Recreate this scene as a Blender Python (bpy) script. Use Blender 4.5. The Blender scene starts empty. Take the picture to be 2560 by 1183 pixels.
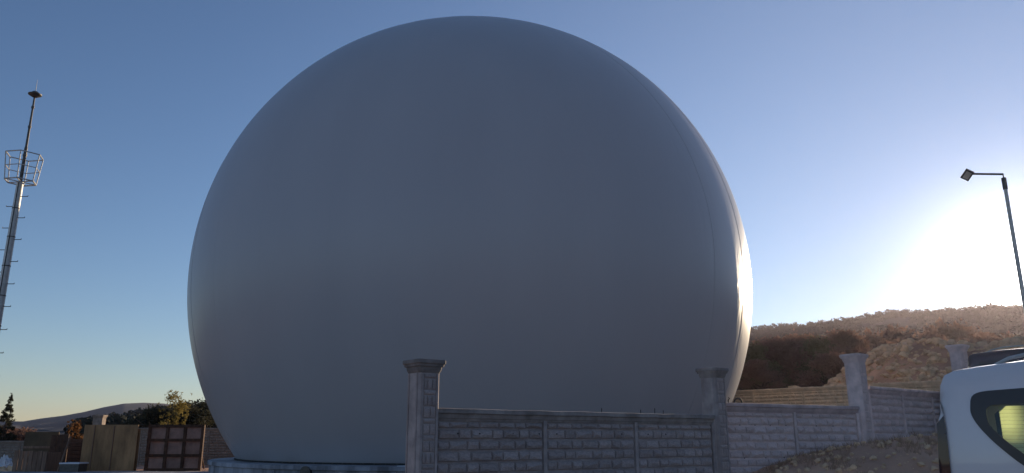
import bpy, math, random
import numpy as np
from mathutils import Vector, Matrix
from mathutils.geometry import delaunay_2d_cdt
random.seed(7); np.random.seed(7)
R_ = math.radians
SC = bpy.context.scene
COL = SC.collection
EYE = 1.25                                  # eye height; all "rel" heights below are measured from it

# ------------------------------------------------------------------ camera
cam = bpy.data.cameras.new('camera'); co = bpy.data.objects.new('camera', cam); COL.objects.link(co)
cam.sensor_width = 36; cam.lens = 36 * 1940 / 2560; cam.clip_start = .05; cam.clip_end = 20000
co.location = (0, 0, EYE); co.rotation_euler = (R_(90 + 14.55), 0, 0)
SC.camera = co
# ------------------------------------------------------------------ light
SUN_AZ, SUN_EL = 34.2, 9.3
sd = Vector((math.sin(R_(SUN_AZ)) * math.cos(R_(SUN_EL)), math.cos(R_(SUN_AZ)) * math.cos(R_(SUN_EL)), math.sin(R_(SUN_EL))))
sl = bpy.data.lights.new('sun', 'SUN'); sl.energy = 5.0; sl.angle = R_(.53); sl.color = (1, .80, .56)
so = bpy.data.objects.new('sun', sl); COL.objects.link(so); so.rotation_euler = sd.to_track_quat('Z', 'Y').to_euler()
so.location = (60, 90, 60)
W = bpy.data.worlds.new('World'); SC.world = W; W.use_nodes = True
nt = W.node_tree; nt.nodes.clear()
def wn(t, **k):
    n = nt.nodes.new(t)
    for a, b in k.items(): setattr(n, a, b)
    return n
sky = wn('ShaderNodeTexSky', sky_type='NISHITA', sun_disc=False)
sky.sun_elevation = R_(SUN_EL); sky.sun_rotation = R_(SUN_AZ)
sky.altitude = 300; sky.air_density = 1.0; sky.dust_density = .05; sky.ozone_density = 3.0
bg = wn('ShaderNodeBackground'); bg.inputs[1].default_value = .135
tc = wn('ShaderNodeTexCoord')
dot = wn('ShaderNodeVectorMath', operation='DOT_PRODUCT'); dot.inputs[1].default_value = sd
nt.links.new(tc.outputs['Generated'], dot.inputs[0])
mx = wn('ShaderNodeMath', operation='MAXIMUM'); mx.inputs[1].default_value = 0; nt.links.new(dot.outputs['Value'], mx.inputs[0])
acc = None
# the sun's aureole in dusty evening air
for n_, a_ in ((5, .135), (45, .01), (260, 1.1), (900, 4.0)):
    p = wn('ShaderNodeMath', operation='POWER'); p.inputs[1].default_value = n_; nt.links.new(mx.outputs[0], p.inputs[0])
    m = wn('ShaderNodeMath', operation='MULTIPLY'); m.inputs[1].default_value = a_; nt.links.new(p.outputs[0], m.inputs[0])
    if acc is None: acc = m
    else:
        s = wn('ShaderNodeMath', operation='ADD'); nt.links.new(acc.outputs[0], s.inputs[0]); nt.links.new(m.outputs[0], s.inputs[1]); acc = s
bg2 = wn('ShaderNodeBackground'); bg2.inputs[0].default_value = (1, .95, .86, 1); nt.links.new(acc.outputs[0], bg2.inputs[1])
add = wn('ShaderNodeAddShader'); wo = wn('ShaderNodeOutputWorld')
tint = wn('ShaderNodeMix', data_type='RGBA', blend_type='MULTIPLY'); tint.inputs[0].default_value = 1; tint.inputs[7].default_value = (1.07, .97, 1.03, 1)
nt.links.new(sky.outputs[0], tint.inputs[6]); nt.links.new(tint.outputs[2], bg.inputs[0]); nt.links.new(bg.outputs[0], add.inputs[0]); nt.links.new(bg2.outputs[0], add.inputs[1])
nt.links.new(add.outputs[0], wo.inputs[0])
SC.view_settings.view_transform = 'Standard'; SC.view_settings.look = 'None'
SC.view_settings.gamma = 1; SC.view_settings.use_curve_mapping = False; SC.view_settings.exposure = 0.0

# ------------------------------------------------------------------ helpers
def tag(o, label=None, cat=None, group=None, kind=None):
    if label: o['label'] = label
    if cat: o['category'] = cat
    if group: o['group'] = group
    if kind: o['kind'] = kind
    return o
def empty(name, loc, rz=0, label=None, cat=None, group=None):
    o = bpy.data.objects.new(name, None); COL.objects.link(o); o.empty_display_size = .2
    o.location = loc; o.rotation_euler = (0, 0, rz); return tag(o, label, cat, group)
def link(name, me, parent=None):
    o = bpy.data.objects.new(name, me); COL.objects.link(o)
    if parent: o.parent = parent
    return o
def mesh_np(name, v, faces_flat, per, mat, smooth=False):
    me = bpy.data.meshes.new(name); nf = len(faces_flat) // per
    me.vertices.add(len(v)); me.vertices.foreach_set('co', np.asarray(v, np.float32).ravel())
    me.loops.add(nf * per); me.loops.foreach_set('vertex_index', np.asarray(faces_flat, np.int32))
    me.polygons.add(nf); me.polygons.foreach_set('loop_start', np.arange(0, nf * per, per, dtype=np.int32))
    me.update(calc_edges=True); me.validate()
    me.polygons.foreach_set('use_smooth', np.full(len(me.polygons), smooth, dtype=bool))
    me.materials.append(mat); return me
class MB:
    def __init__(s): s.v = []; s.f = []
    def add(s, v, f):
        b = len(s.v); s.v += [tuple(p) for p in v]; s.f += [tuple(b + i for i in q) for q in f]
    def box(s, a, b, M=None):
        x0, y0, z0 = a; x1, y1, z1 = b
        v = [Vector(p) for p in ((x0, y0, z0), (x1, y0, z0), (x1, y1, z0), (x0, y1, z0), (x0, y0, z1), (x1, y0, z1), (x1, y1, z1), (x0, y1, z1))]
        if M: v = [M @ p for p in v]
        s.add(v, [(3, 2, 1, 0), (4, 5, 6, 7), (0, 1, 5, 4), (1, 2, 6, 5), (2, 3, 7, 6), (3, 0, 4, 7)])
    def tube(s, pts, rad, n=8, cap=True):
        pts = [Vector(p) for p in pts]; rad = rad if isinstance(rad, (list, tuple)) else [rad] * len(pts); b = len(s.v)
        for i, p in enumerate(pts):
            d = (pts[min(i + 1, len(pts) - 1)] - pts[max(i - 1, 0)]).normalized()
            u = d.orthogonal().normalized() if i == 0 else (u - d * u.dot(d)).normalized()
            w = d.cross(u)
            for k in range(n):
                a = 2 * math.pi * k / n; s.v.append(tuple(p + (u * math.cos(a) + w * math.sin(a)) * rad[i]))
        for i in range(len(pts) - 1):
            for k in range(n):
                k2 = (k + 1) % n; s.f.append((b + i * n + k, b + i * n + k2, b + (i + 1) * n + k2, b + (i + 1) * n + k))
        if cap:
            s.f.append(tuple(b + k for k in range(n))[::-1]); s.f.append(tuple(b + (len(pts) - 1) * n + k for k in range(n)))
    def lathe(s, prof, n=24, c=(0, 0, 0), cap=True):
        b = len(s.v)
        for r, z in prof:
            for k in range(n):
                a = 2 * math.pi * k / n; s.v.append((c[0] + r * math.cos(a), c[1] + r * math.sin(a), c[2] + z))
        for i in range(len(prof) - 1):
            for k in range(n):
                k2 = (k + 1) % n; s.f.append((b + i * n + k, b + i * n + k2, b + (i + 1) * n + k2, b + (i + 1) * n + k))
        if cap:
            s.f.append(tuple(b + k for k in range(n))[::-1]); s.f.append(tuple(b + (len(prof) - 1) * n + k for k in range(n)))
    def square(s, prof):                    # stacked square rings (half width, z)
        b = len(s.v)
        for h, z in prof:
            c = h - min(.024, h * .3); s.v += [(-c, -h, z), (c, -h, z), (h, -c, z), (h, c, z), (c, h, z), (-c, h, z), (-h, c, z), (-h, -c, z)]
        for i in range(len(prof) - 1):
            for k in range(8):
                k2 = (k + 1) % 8; s.f.append((b + i * 8 + k, b + i * 8 + k2, b + i * 8 + 8 + k2, b + i * 8 + 8 + k))
        s.f.append(tuple(b + k for k in range(8))[::-1]); e = b + 8 * (len(prof) - 1); s.f.append(tuple(e + k for k in range(8)))
    def extrude(s, prof, x0, x1, n=1, wob=0):     # closed (y, z) profile swept along x
        b = len(s.v); m = len(prof)
        for i in range(n + 1):
            x = x0 + (x1 - x0) * i / n; dz = wob * (random.random() - .5) if 0 < i < n else 0
            for y, z in prof: s.v.append((x, y + wob * .5 * (random.random() - .5), z + dz))
        for i in range(n):
            for k in range(m):
                k2 = (k + 1) % m; s.f.append((b + i * m + k, b + i * m + k2, b + (i + 1) * m + k2, b + (i + 1) * m + k))
        s.f.append(tuple(b + k for k in range(m))[::-1]); s.f.append(tuple(b + n * m + k for k in range(m)))
    def mesh(s, name, mat, smooth=False):
        me = bpy.data.meshes.new(name); me.from_pydata(s.v, [], s.f); me.update()
        import bmesh
        bm = bmesh.new(); bm.from_mesh(me); bmesh.ops.recalc_face_normals(bm, faces=bm.faces); bm.to_mesh(me); bm.free()
        if smooth:
            for p in me.polygons: p.use_smooth = True
            try: me.set_sharp_from_angle(angle=R_(38))
            except Exception: pass
        me.materials.append(mat); return me
    def build(s, name, mat, parent=None, smooth=False): return link(name, s.mesh(name, mat, smooth), parent)

def hash2(ix, iy, seed):
    h = (ix.astype(np.int64) * 374761393 + iy.astype(np.int64) * 668265263 + seed * 974711) & 0xffffffff
    h = ((h ^ (h >> 13)) * 1274126177) & 0xffffffff
    return ((h ^ (h >> 16)) & 0xffff) / 65535.0
def vnoise(x, y, seed=0):
    x = np.asarray(x, float); y = np.asarray(y, float); ix = np.floor(x); iy = np.floor(y); fx = x - ix; fy = y - iy
    fx = fx * fx * (3 - 2 * fx); fy = fy * fy * (3 - 2 * fy)
    a = hash2(ix, iy, seed); b = hash2(ix + 1, iy, seed); c = hash2(ix, iy + 1, seed); d = hash2(ix + 1, iy + 1, seed)
    return (a + (b - a) * fx) * (1 - fy) + (c + (d - c) * fx) * fy - .5
def fbm(x, y, sc, oct=4, seed=0):
    t = 0; a = 1
    for i in range(oct): t = t + a * vnoise(x / sc, y / sc, seed + i * 7); sc /= 2.1; a *= .52
    return t
def sstep(a, b, x):
    t = np.clip((x - a) / (b - a), 0, 1); return t * t * (3 - 2 * t)

# ------------------------------------------------------------------ materials
def mat(name, col, rough=.8, metal=0, var=.25, scale=3, bump=.3, bscale=30, spec=.5, col2=None, streak=None, bdist=.01, coat=0, trans=None):
    m = bpy.data.materials.new(name); m.use_nodes = True; t = m.node_tree; b = t.nodes['Principled BSDF']
    def N(k, **kw):
        n = t.nodes.new(k)
        for a, c in kw.items(): setattr(n, a, c)
        return n
    tcn = N('ShaderNodeTexCoord'); oi = N('ShaderNodeObjectInfo')
    n1 = N('ShaderNodeTexNoise'); n1.inputs['Scale'].default_value = scale; n1.inputs['Detail'].default_value = 6; n1.inputs['Roughness'].default_value = .62
    mp = N('ShaderNodeMapping')
    if streak: mp.inputs['Scale'].default_value = streak
    t.links.new(tcn.outputs['Object'], mp.inputs[0]); t.links.new(mp.outputs[0], n1.inputs['Vector'])
    cr = N('ShaderNodeValToRGB'); c2 = col2 or tuple(c * (1 - var) for c in col)
    cr.color_ramp.elements[0].position = .35; cr.color_ramp.elements[1].position = .66
    cr.color_ramp.elements[0].color = (*c2, 1); cr.color_ramp.elements[1].color = (*[min(1, c * (1 + var * .4)) for c in col], 1)
    t.links.new(n1.outputs[0], cr.inputs[0])
    hs = N('ShaderNodeHueSaturation'); ma = N('ShaderNodeMapRange'); ma.inputs[3].default_value = 1 - var * .45; ma.inputs[4].default_value = 1 + var * .45
    t.links.new(oi.outputs['Random'], ma.inputs[0]); t.links.new(ma.outputs[0], hs.inputs['Value']); t.links.new(cr.outputs[0], hs.inputs['Color'])
    t.links.new(hs.outputs[0], b.inputs['Base Color'])
    b.inputs['Roughness'].default_value = rough; b.inputs['Metallic'].default_value = metal
    b.inputs['Specular IOR Level'].default_value = spec; b.inputs['Coat Weight'].default_value = coat
    if bump:
        n2 = N('ShaderNodeTexNoise'); n2.inputs['Scale'].default_value = bscale; n2.inputs['Detail'].default_value = 5
        t.links.new(tcn.outputs['Object'], n2.inputs['Vector'])
        bp = N('ShaderNodeBump'); bp.inputs['Strength'].default_value = bump; bp.inputs['Distance'].default_value = bdist
        t.links.new(n2.outputs[0], bp.inputs['Height']); t.links.new(bp.outputs[0], b.inputs['Normal'])
    return m
M = {}
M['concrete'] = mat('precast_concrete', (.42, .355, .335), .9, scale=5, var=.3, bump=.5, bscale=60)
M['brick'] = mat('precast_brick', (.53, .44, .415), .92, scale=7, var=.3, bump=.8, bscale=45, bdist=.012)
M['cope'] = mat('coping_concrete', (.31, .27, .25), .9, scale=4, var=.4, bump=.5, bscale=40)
M['pale'] = mat('flare_precast', (.74, .60, .57), .9, scale=5, var=.25, bump=.6, bscale=50, bdist=.012)  # same precast, with the flare's brightness put into the colour
M['flarecope'] = mat('flare_coping', (.56, .45, .44), .9, scale=4, var=.35, bump=.5, bscale=40)  # coping copy, lightened in colour for the same flare
M['dim'] = mat('dark_precast', (.34, .27, .22), .9, scale=5, var=.3, bump=.5, bscale=40)  # darker, browner precast for the left yard walls
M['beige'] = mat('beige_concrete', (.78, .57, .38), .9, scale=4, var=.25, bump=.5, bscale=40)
M['ring'] = mat('ring_concrete', (.44, .45, .50), .85, scale=1.6, var=.65, bump=.4, bscale=20, streak=(1, 1, .25))
M['steel'] = mat('galvanised_steel', (.58, .56, .52), .5, .35, scale=9, var=.2, bump=.1)
M['darksteel'] = mat('dark_steel', (.12, .11, .10), .5, .5, scale=9, var=.3, bump=.1)
M['rust'] = mat('rusty_frame', (.10, .05, .03), .85, .1, scale=8, var=.5)
M['ply'] = mat('plywood', (.38, .215, .10), .8, scale=2.2, var=.5, bump=.2, bscale=25, streak=(1, 1, .3))
M['plyinfill'] = mat('form_face', (.34, .21, .17), .75, scale=3, var=.35, bump=.2)
M['plank'] = mat('rough_plank', (.27, .165, .11), .85, scale=3, var=.4, bump=.4, streak=(6, 6, .5))
M['dark'] = mat('dark_rubber', (.02, .02, .02), .7, var=.2, bump=.1)
M['plastic'] = mat('white_plastic_sheet', (.72, .74, .78), .5, var=.1, bump=.3, bscale=9)
M['bark'] = mat('bark', (.12, .08, .06), .95, scale=6, var=.4, bump=.7, streak=(4, 4, 1))
M['rock'] = mat('limestone_rubble', (.90, .60, .37), .95, scale=3, var=.4, bump=.6, bscale=15, bdist=.03)
M['pale_rock'] = mat('pale_rock', (.80, .60, .42), .95, scale=3, var=.25, bump=.5, bscale=15, bdist=.03)
def leafmat(name, c1, c2):
    m = mat(name, c1, .85, scale=.9, var=.3, bump=0, col2=c2, spec=.2); t = m.node_tree; b = t.nodes['Principled BSDF']
    tr = t.nodes.new('ShaderNodeBsdfTranslucent'); tr.inputs[0].default_value = (*[c * 1.6 for c in c1], 1)
    mi = t.nodes.new('ShaderNodeMixShader'); mi.inputs[0].default_value = .3
    t.links.new(b.outputs[0], mi.inputs[1]); t.links.new(tr.outputs[0], mi.inputs[2]); t.links.new(mi.outputs[0], t.nodes['Material Output'].inputs[0]); return m
M['leaf_dark'] = leafmat('evergreen_leaf', (.19, .105, .082), (.095, .055, .048))
M['leaf_oak'] = leafmat('scrub_leaf', (.23, .135, .10), (.115, .07, .058))
M['leaf_black'] = leafmat('dark_leaf', (.052, .050, .030), (.028, .028, .018))
M['leaf_olive'] = leafmat('olive_leaf', (.13, .11, .06), (.06, .055, .032))
M['leaf_yellow'] = leafmat('yellow_leaf', (.26, .20, .06), (.12, .10, .035))
M['leaf_orange'] = leafmat('orange_leaf', (.17, .08, .03), (.08, .04, .02))
# terrain: dry earth near, scrub-brown far
def terrain_mat():
    m = mat('dry_earth', (.58, .34, .22), .97, scale=.35, var=.35, bump=.8, bscale=5, bdist=.06, col2=(.27, .155, .105))
    t = m.node_tree; b = t.nodes['Principled BSDF']; src = b.inputs['Base Color'].links[0].from_socket
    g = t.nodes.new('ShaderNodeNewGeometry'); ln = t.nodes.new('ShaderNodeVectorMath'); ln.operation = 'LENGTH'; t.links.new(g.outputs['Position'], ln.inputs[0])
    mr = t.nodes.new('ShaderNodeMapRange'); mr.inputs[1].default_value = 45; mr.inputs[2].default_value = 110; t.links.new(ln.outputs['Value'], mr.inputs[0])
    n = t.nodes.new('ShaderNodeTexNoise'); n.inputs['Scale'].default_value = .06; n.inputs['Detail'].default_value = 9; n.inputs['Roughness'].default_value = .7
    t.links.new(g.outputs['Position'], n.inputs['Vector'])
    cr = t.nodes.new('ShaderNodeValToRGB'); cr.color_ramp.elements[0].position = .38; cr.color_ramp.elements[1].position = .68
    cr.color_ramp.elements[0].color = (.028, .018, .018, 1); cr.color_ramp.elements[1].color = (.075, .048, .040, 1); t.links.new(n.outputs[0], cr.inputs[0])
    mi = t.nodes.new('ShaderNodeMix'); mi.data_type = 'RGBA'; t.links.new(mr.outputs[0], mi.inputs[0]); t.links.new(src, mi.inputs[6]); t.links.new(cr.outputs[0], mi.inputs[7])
    t.links.new(mi.outputs[2], b.inputs['Base Color']); return m
M['earth'] = terrain_mat()

# ------------------------------------------------------------------ terrain
K = .000483                                  # tan(elevation) per photo pixel near the horizon row
def azpx(x): return math.degrees(math.atan((x - 1280) / 2004))
RIDGE = [(-180, .05), (azpx(-300), .012), (azpx(60), .012), (azpx(140), 26 * K), (azpx(200), 42 * K), (azpx(250), 55 * K), (azpx(300), 66 * K), (azpx(350), 75 * K), (azpx(400), 84 * K), (azpx(530), 99 * K),
         (azpx(1200), .10), (azpx(1850), .128)]
def ridge_px(x, y):
    up = (591.5 - y) * .968 + 487; fw = 1940 * .968 - (591.5 - y) * .2513
    return (math.degrees(math.atan((x - 1280) / fw)), up / math.hypot(fw, x - 1280))
for q in ((1885, 815), (1950, 810), (2040, 802), (2120, 792), (2200, 776), (2250, 770), (2330, 771), (2400, 764), (2490, 757), (2560, 762), (2640, 775)): RIDGE.append(ridge_px(*q))
RIDGE = [(a, t if (t > .02 and a > 15) else t * math.cos(R_(a)) if a < 0 and a > -60 else t) for a, t in RIDGE]
RIDGE.append((60, .12)); RIDGE.append((180, .05)); RIDGE.sort()
FAR = [(-180, .02), (azpx(-400), 40 * K), (azpx(0), 42 * K), (azpx(50), 41 * K), (azpx(100), 49 * K), (azpx(150), 55 * K), (azpx(200), 64 * K), (azpx(250), 76 * K), (azpx(300), 85 * K), (azpx(350), 87 * K),
       (azpx(400), 85 * K), (azpx(480), 74 * K), (azpx(700), 50 * K), (20, .02), (180, .02)]
FAR = [(a, t * math.cos(R_(a)) if abs(a) < 60 else t) for a, t in FAR]
RC, FC = 420., 1500.
# ground line along the foot of the street wall (x, rel z)
def near_ground(X, Y):
    wb = np.interp(X, [-2, 0, 3.0, 4.6, 6.5, 8.5, 12], [-1.25, -1.2, -.66, -.36, -.16, .02, .1])
    d = -1.25 + (.47 * sstep(2, 4.5, X)) * sstep(7.4, 9.0, Y)
    z = d + (wb - d) * sstep(10.9, 12.9, Y)
    # behind the street wall the plant yard is level, on the left it stays low
    wallY = np.interp(X, [-1, 3, 6, 9.6, 20], [9.2, 12.2, 14.2, 17.2, 24])
    z = np.where((Y > wallY + .3), z + (-1.25 - z) * sstep(.3, 1.5, Y - wallY), z)
    z = np.where(X < -1.0, -1.25, z)
    # terrace behind the rear boundary wall (runs from (7.6,31.8) to (19,20))
    s = ((X - 8.73) * .72 + (Y - 30.7) * .70)          # signed distance behind the rear wall
    k = sstep(.25, .9, s) * sstep(4.5, 7.5, X)
    z = z + (1.45 - z) * k
    return z
def height(X, Y):
    r = np.hypot(X, Y); az = np.degrees(np.arctan2(X, Y))
    z = near_ground(X, Y)
    amp = np.where(r < 60, .05, .05) + .03 * sstep(3, 8, X)
    z = z + fbm(X, Y, 1.6, 5, 3) * amp * 1.6 + fbm(X, Y, .35, 3, 31) * .05 * sstep(2.5, 5, X) * (r < 16)
    # heap of loose earth against the street wall
    z = z + .20 * np.exp(-(((X - 6.4) / 1.6) ** 2 + ((Y - 12.5) / .9) ** 2)) * (1 + fbm(X, Y, .6, 3, 9))
    # rubble mound behind the rear wall
    mt = np.interp(X, [13.5, 14.3, 15.0, 16.1, 17.2, 18.6, 24, 30, 36], [0, 1.0, 1.7, 2.35, 2.0, 2.0, 2.1, 1.4, 0])
    z = z + mt * sstep(26.5, 31.8, Y + .55 * (X - 14)) * (1 - sstep(33.5, 41, Y)) * (1 + .12 * fbm(X, Y, 2.2, 3, 21))
    t = np.clip((r - 42) / (RC - 42), 0, 1)
    rt = np.interp(az, [a for a, _ in RIDGE], [b for _, b in RIDGE])
    crest = rt * RC * np.where(t < 1, t ** 1.75, 1) 
    crest = crest * (1 - .9 * sstep(RC, RC * 2.1, r))
    far = np.interp(az, [a for a, _ in FAR], [b for _, b in FAR]) * FC
    tf = sstep(600, FC, r) * (1 - .5 * sstep(FC, FC * 1.3, r))
    rough = fbm(X, Y, 60, 5, 5) * 5 * sstep(80, 260, r) * (1 - .85 * np.exp(-((r - RC) / 60) ** 2)) * (1 - sstep(900, 1300, r))
    base = 1.3 * sstep(0, 20, X) * sstep(38, 60, r)
    hill = np.maximum(crest - (1.5 + 1.2 * sstep(-5, 15, az)) * sstep(150, 400, r), far * tf)
    zz = z * (1 - sstep(42, 70, r)) + (base - .6 * (1 - sstep(0, 20, X))) * sstep(42, 70, r)
    return zz + hill * (r > 42) + rough + EYE
azs = np.concatenate([np.arange(-180, -40, 2.5), np.arange(-40, 40.01, .16), np.arange(42, 180, 2.5)])
rs = [0.6]
while rs[-1] < 1950: rs.append(rs[-1] * (1.022 if rs[-1] < 8 else 1.0105 if rs[-1] < 45 else 1.02))
rs = np.array(rs); na, nr = len(azs), len(rs)
A, Rr = np.meshgrid(np.radians(azs), rs); X = Rr * np.sin(A); Y = Rr * np.cos(A); Z = height(X, Y)
v = np.stack([X, Y, Z], -1).reshape(-1, 3)
i = np.arange(nr - 1)[:, None] * na; j = np.arange(na)[None, :]; j2 = (j + 1) % na
q = np.stack([i + j, i + j2, i + na + j2, i + na + j], -1).reshape(-1, 4)[:, ::-1]
v = np.vstack([v, [[0, 0, float(height(np.array(0.), np.array(.1)))]]])
me = mesh_np('terrain', v, q.ravel(), 4, M['earth'], True)
tag(link('terrain', me), kind='structure')
def hz(x, y): return float(height(np.array(float(x)), np.array(float(y))))

# ------------------------------------------------------------------ the gas holder
CX, CY, CZ, RD = -1.408, 28.84, 5.343 + EYE, 10.0
NG = 27; SP = 360 / NG; OFF = 47.0
def dome_mat():
    m = bpy.data.materials.new('membrane'); m.use_nodes = True; t = m.node_tree; b = t.nodes['Principled BSDF']
    b.inputs['Roughness'].default_value = .35; b.inputs['Specular IOR Level'].default_value = .45
    tcn = t.nodes.new('ShaderNodeTexCoord')
    n = t.nodes.new('ShaderNodeTexNoise'); n.inputs['Scale'].default_value = .55; n.inputs['Detail'].default_value = 6
    mq = t.nodes.new('ShaderNodeMapping'); mq.inputs['Scale'].default_value = (1, 1, .22); t.links.new(tcn.outputs['Object'], mq.inputs[0]); t.links.new(mq.outputs[0], n.inputs['Vector'])
    cr = t.nodes.new('ShaderNodeValToRGB'); cr.color_ramp.elements[0].position = .3; cr.color_ramp.elements[1].position = .7
    cr.color_ramp.elements[0].color = (.455, .443, .46, 1); cr.color_ramp.elements[1].color = (.485, .472, .487, 1)
    t.links.new(n.outputs[0], cr.inputs[0]); t.links.new(cr.outputs[0], b.inputs['Base Color'])
    mp = t.nodes.new('ShaderNodeMapping'); mp.inputs['Scale'].default_value = (1, 1, .35); t.links.new(tcn.outputs['Object'], mp.inputs[0])
    n2 = t.nodes.new('ShaderNodeTexNoise'); n2.inputs['Scale'].default_value = 2.6; n2.inputs['Detail'].default_value = 6; n2.inputs['Distortion'].default_value = .8; t.links.new(mp.outputs[0], n2.inputs['Vector'])
    bp = t.nodes.new('ShaderNodeBump'); bp.inputs['Strength'].default_value = .32; bp.inputs['Distance'].default_value = .035
    t.links.new(n2.outputs[0], bp.inputs['Height']); t.links.new(bp.outputs[0], b.inputs['Normal'])
    return m
M['membrane'] = dome_mat()
M['seam'] = mat('seam_tape', (.31, .30, .31), .45, var=.05, bump=0)
def dome_r(azd, lat):
    ph = ((azd - OFF + 9 * (max(lat, 0) / 42) ** 2) / SP) % 1.0
    return RD - .006 * (1 - math.sin(math.pi * ph)) ** 2
dome = empty('gas_holder_dome', (CX, CY, EYE - .68), 0, 'huge grey white inflated membrane gas holder, almost a full sphere, on a low concrete ring', 'gas holder')
dz0 = CZ - (EYE - .68)
lat0 = math.degrees(math.asin(-6.0 / RD)); nl, ng = 150, NG * 16
vs = []; LA = [lat0 + (89.6 - lat0) * i / nl for i in range(nl + 1)]
for la in LA:
    for k in range(ng):
        az = OFF + 360 * k / ng; r = dome_r(az, la)
        vs.append((r * math.cos(R_(la)) * math.sin(R_(az)), -r * math.cos(R_(la)) * math.cos(R_(az)), dz0 + r * math.sin(R_(la))))
i = np.arange(nl)[:, None] * ng; j = np.arange(ng)[None, :]; j2 = (j + 1) % ng
q = np.stack([i + j, i + j2, i + ng + j2, i + ng + j], -1).reshape(-1, 4)
vs.append((0, 0, dz0 + RD))
me = mesh_np('membrane', vs, q.ravel(), 4, M['membrane'], True)
link('membrane', me, dome)
mb = MB(); mb.lathe([(.6, dz0 + RD - .03), (.6, dz0 + RD + .01), (.3, dz0 + RD + .05), (.05, dz0 + RD + .06)], 24); mb.build('crown_plate', M['membrane'], dome, True)
# welded seams running up the membrane
mb = MB(); pts = []; n = 90
for k in range(n + 1):
    la = lat0 + .3 + (86 - lat0) * k / n; a0 = -9 * (max(la, 0) / 42) ** 2
    if a0 < -14: break
    for s_, dr in ((-.5, -.012), (-.47, .007), (.47, .007), (.5, -.012)):
        az = a0 + s_ * math.degrees(.013 / (RD * math.cos(R_(la)))); r = RD - .006 + dr
        pts.append((r * math.cos(R_(la)) * math.sin(R_(az)), -r * math.cos(R_(la)) * math.cos(R_(az)), dz0 + r * math.sin(R_(la))))
nn = len(pts) // 4
mb.v = pts
for k in range(nn - 1):
    for e in range(3): mb.f.append((k * 4 + e, k * 4 + e + 1, k * 4 + 5 + e, k * 4 + 4 + e))
sm = mb.mesh('seam', M['membrane']); sm2 = sm.copy()
for v_ in sm2.vertices:
    q_ = Vector((v_.co.x, v_.co.y, v_.co.z - dz0)); v_.co -= q_.normalized() * max(0, q_.length - (RD - .004))
for g in range(NG):
    o = link('seam', sm if g in (0, 1, 2, 19) else sm2, dome); o.rotation_euler.z = R_(OFF + SP * g)
rb = math.sqrt(RD ** 2 - 36)
mb = MB(); mb.lathe([(rb - .03, -.0), (rb + .05, -.0), (rb + .05, .03), (rb + .02, .04), (rb - .03, .04)], 160, cap=False); mb.build('clamp_rail', M['dark'], dome, True)
mb = MB()
for k in range(160):
    a = 2 * math.pi * k / 160; Mx = Matrix.Rotation(a, 4, 'Z') @ Matrix.Translation((rb + .06, 0, .01)); mb.box((-.02, -.012, 0), (.01, .012, .03), Mx)
o = mb.build('clamp_bolts', M['darksteel'], dome); o['kind'] = 'stuff'
ring = empty('concrete_ring', (CX, CY, 0), 0, 'low round bluish white concrete ring wall carrying the gas holder', 'concrete ring')
mb = MB(); zt = EYE - .69
mb.lathe([(8.82, -.3), (8.80, zt - .12), (8.86, zt - .11), (8.86, zt - .01), (8.84, zt), (7.0, zt), (7.0, -.3)], 200, cap=False); mb.build('ring_wall', M['ring'], ring, True)
for a, w_, h_ in ((-70, .1, .2), (-100, .1, .2), (-124, .1, .2)):
    mb = MB(); Mx = Matrix.Rotation(R_(a), 4, 'Z') @ Matrix.Translation((8.80, 0, .0)); mb.box((0, -.05, 0), (.03, .05, zt - .13), Mx); mb.build('joint_cover', M['ring'], ring)
# pipe stub and junction box on the ring
mb = MB(); a = R_(-116); c = Vector((8.78 * math.cos(a), 8.78 * math.sin(a), .38)); d = Vector((math.cos(a), math.sin(a), 0))
mb.tube([c, c + d * .12], .13, 20); mb.tube([c + d * .12, c + d * .15], .17, 20); mb.build('pipe_stub', M['darksteel'], ring, True)
jb = empty('junction_box', (-2.70, 20.32, EYE - .80), R_(-8), 'small pale box fixed to the concrete ring left of the tallest foreground pillar', 'box')
mb = MB(); mb.box((-.16, -.09, -.12), (.16, .06, .10)); mb.build('case', M['plastic'], jb)
mb = MB(); mb.box((-.17, -.10, .102), (.17, .07, .125)); mb.build('lid', M['plastic'], jb)

# ------------------------------------------------------------------ precast boundary walls
def brick_meshes(matl, nvar=7):
    out = []
    for k in range(nvar):
        rr = random.Random(50 + k); m = MB(); ix, iz = .035 + rr.random() * .02, .09 + rr.random() * .05
        b0 = [(-.5, 0, -.5), (.5, 0, -.5), (.5, 0, .5), (-.5, 0, .5)]
        J = lambda s: (rr.random() - .5) * s
        fr = [(-.5 + ix + J(.03), -.6 + J(.3), -.5 + iz + J(.05)), (.0 + J(.3), -.75 + J(.4), -.5 + iz + J(.06)), (.5 - ix + J(.03), -.6 + J(.3), -.5 + iz + J(.05)),
              (.5 - ix + J(.02), -.8 + J(.4), J(.3)), (.5 - ix + J(.03), -.6 + J(.3), .5 - iz + J(.05)), (J(.3), -.75 + J(.4), .5 - iz + J(.06)), (-.5 + ix + J(.03), -.6 + J(.3), .5 - iz + J(.05)), (-.5 + ix + J(.02), -.8 + J(.4), J(.3))]
        ce = [(-.18 + J(.2), -1.1 + J(.5), J(.3)), (.2 + J(.2), -1.0 + J(.6), J(.3))]
        v_ = b0 + fr + ce
        f_ = [(0, 1, 6, 5), (0, 5, 4), (1, 2, 8, 7), (1, 7, 6), (2, 3, 10, 9), (2, 9, 8), (3, 0, 4, 11), (3, 11, 10), (4, 5, 12), (5, 6, 13), (5, 13, 12), (6, 7, 13), (7, 8, 13), (8, 9, 13), (9, 12, 13), (9, 10, 12), (10, 11, 12), (11, 4, 12)]
        m.v = v_; m.f = f_; out.append(m.mesh('brick', matl))
    return out
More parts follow.
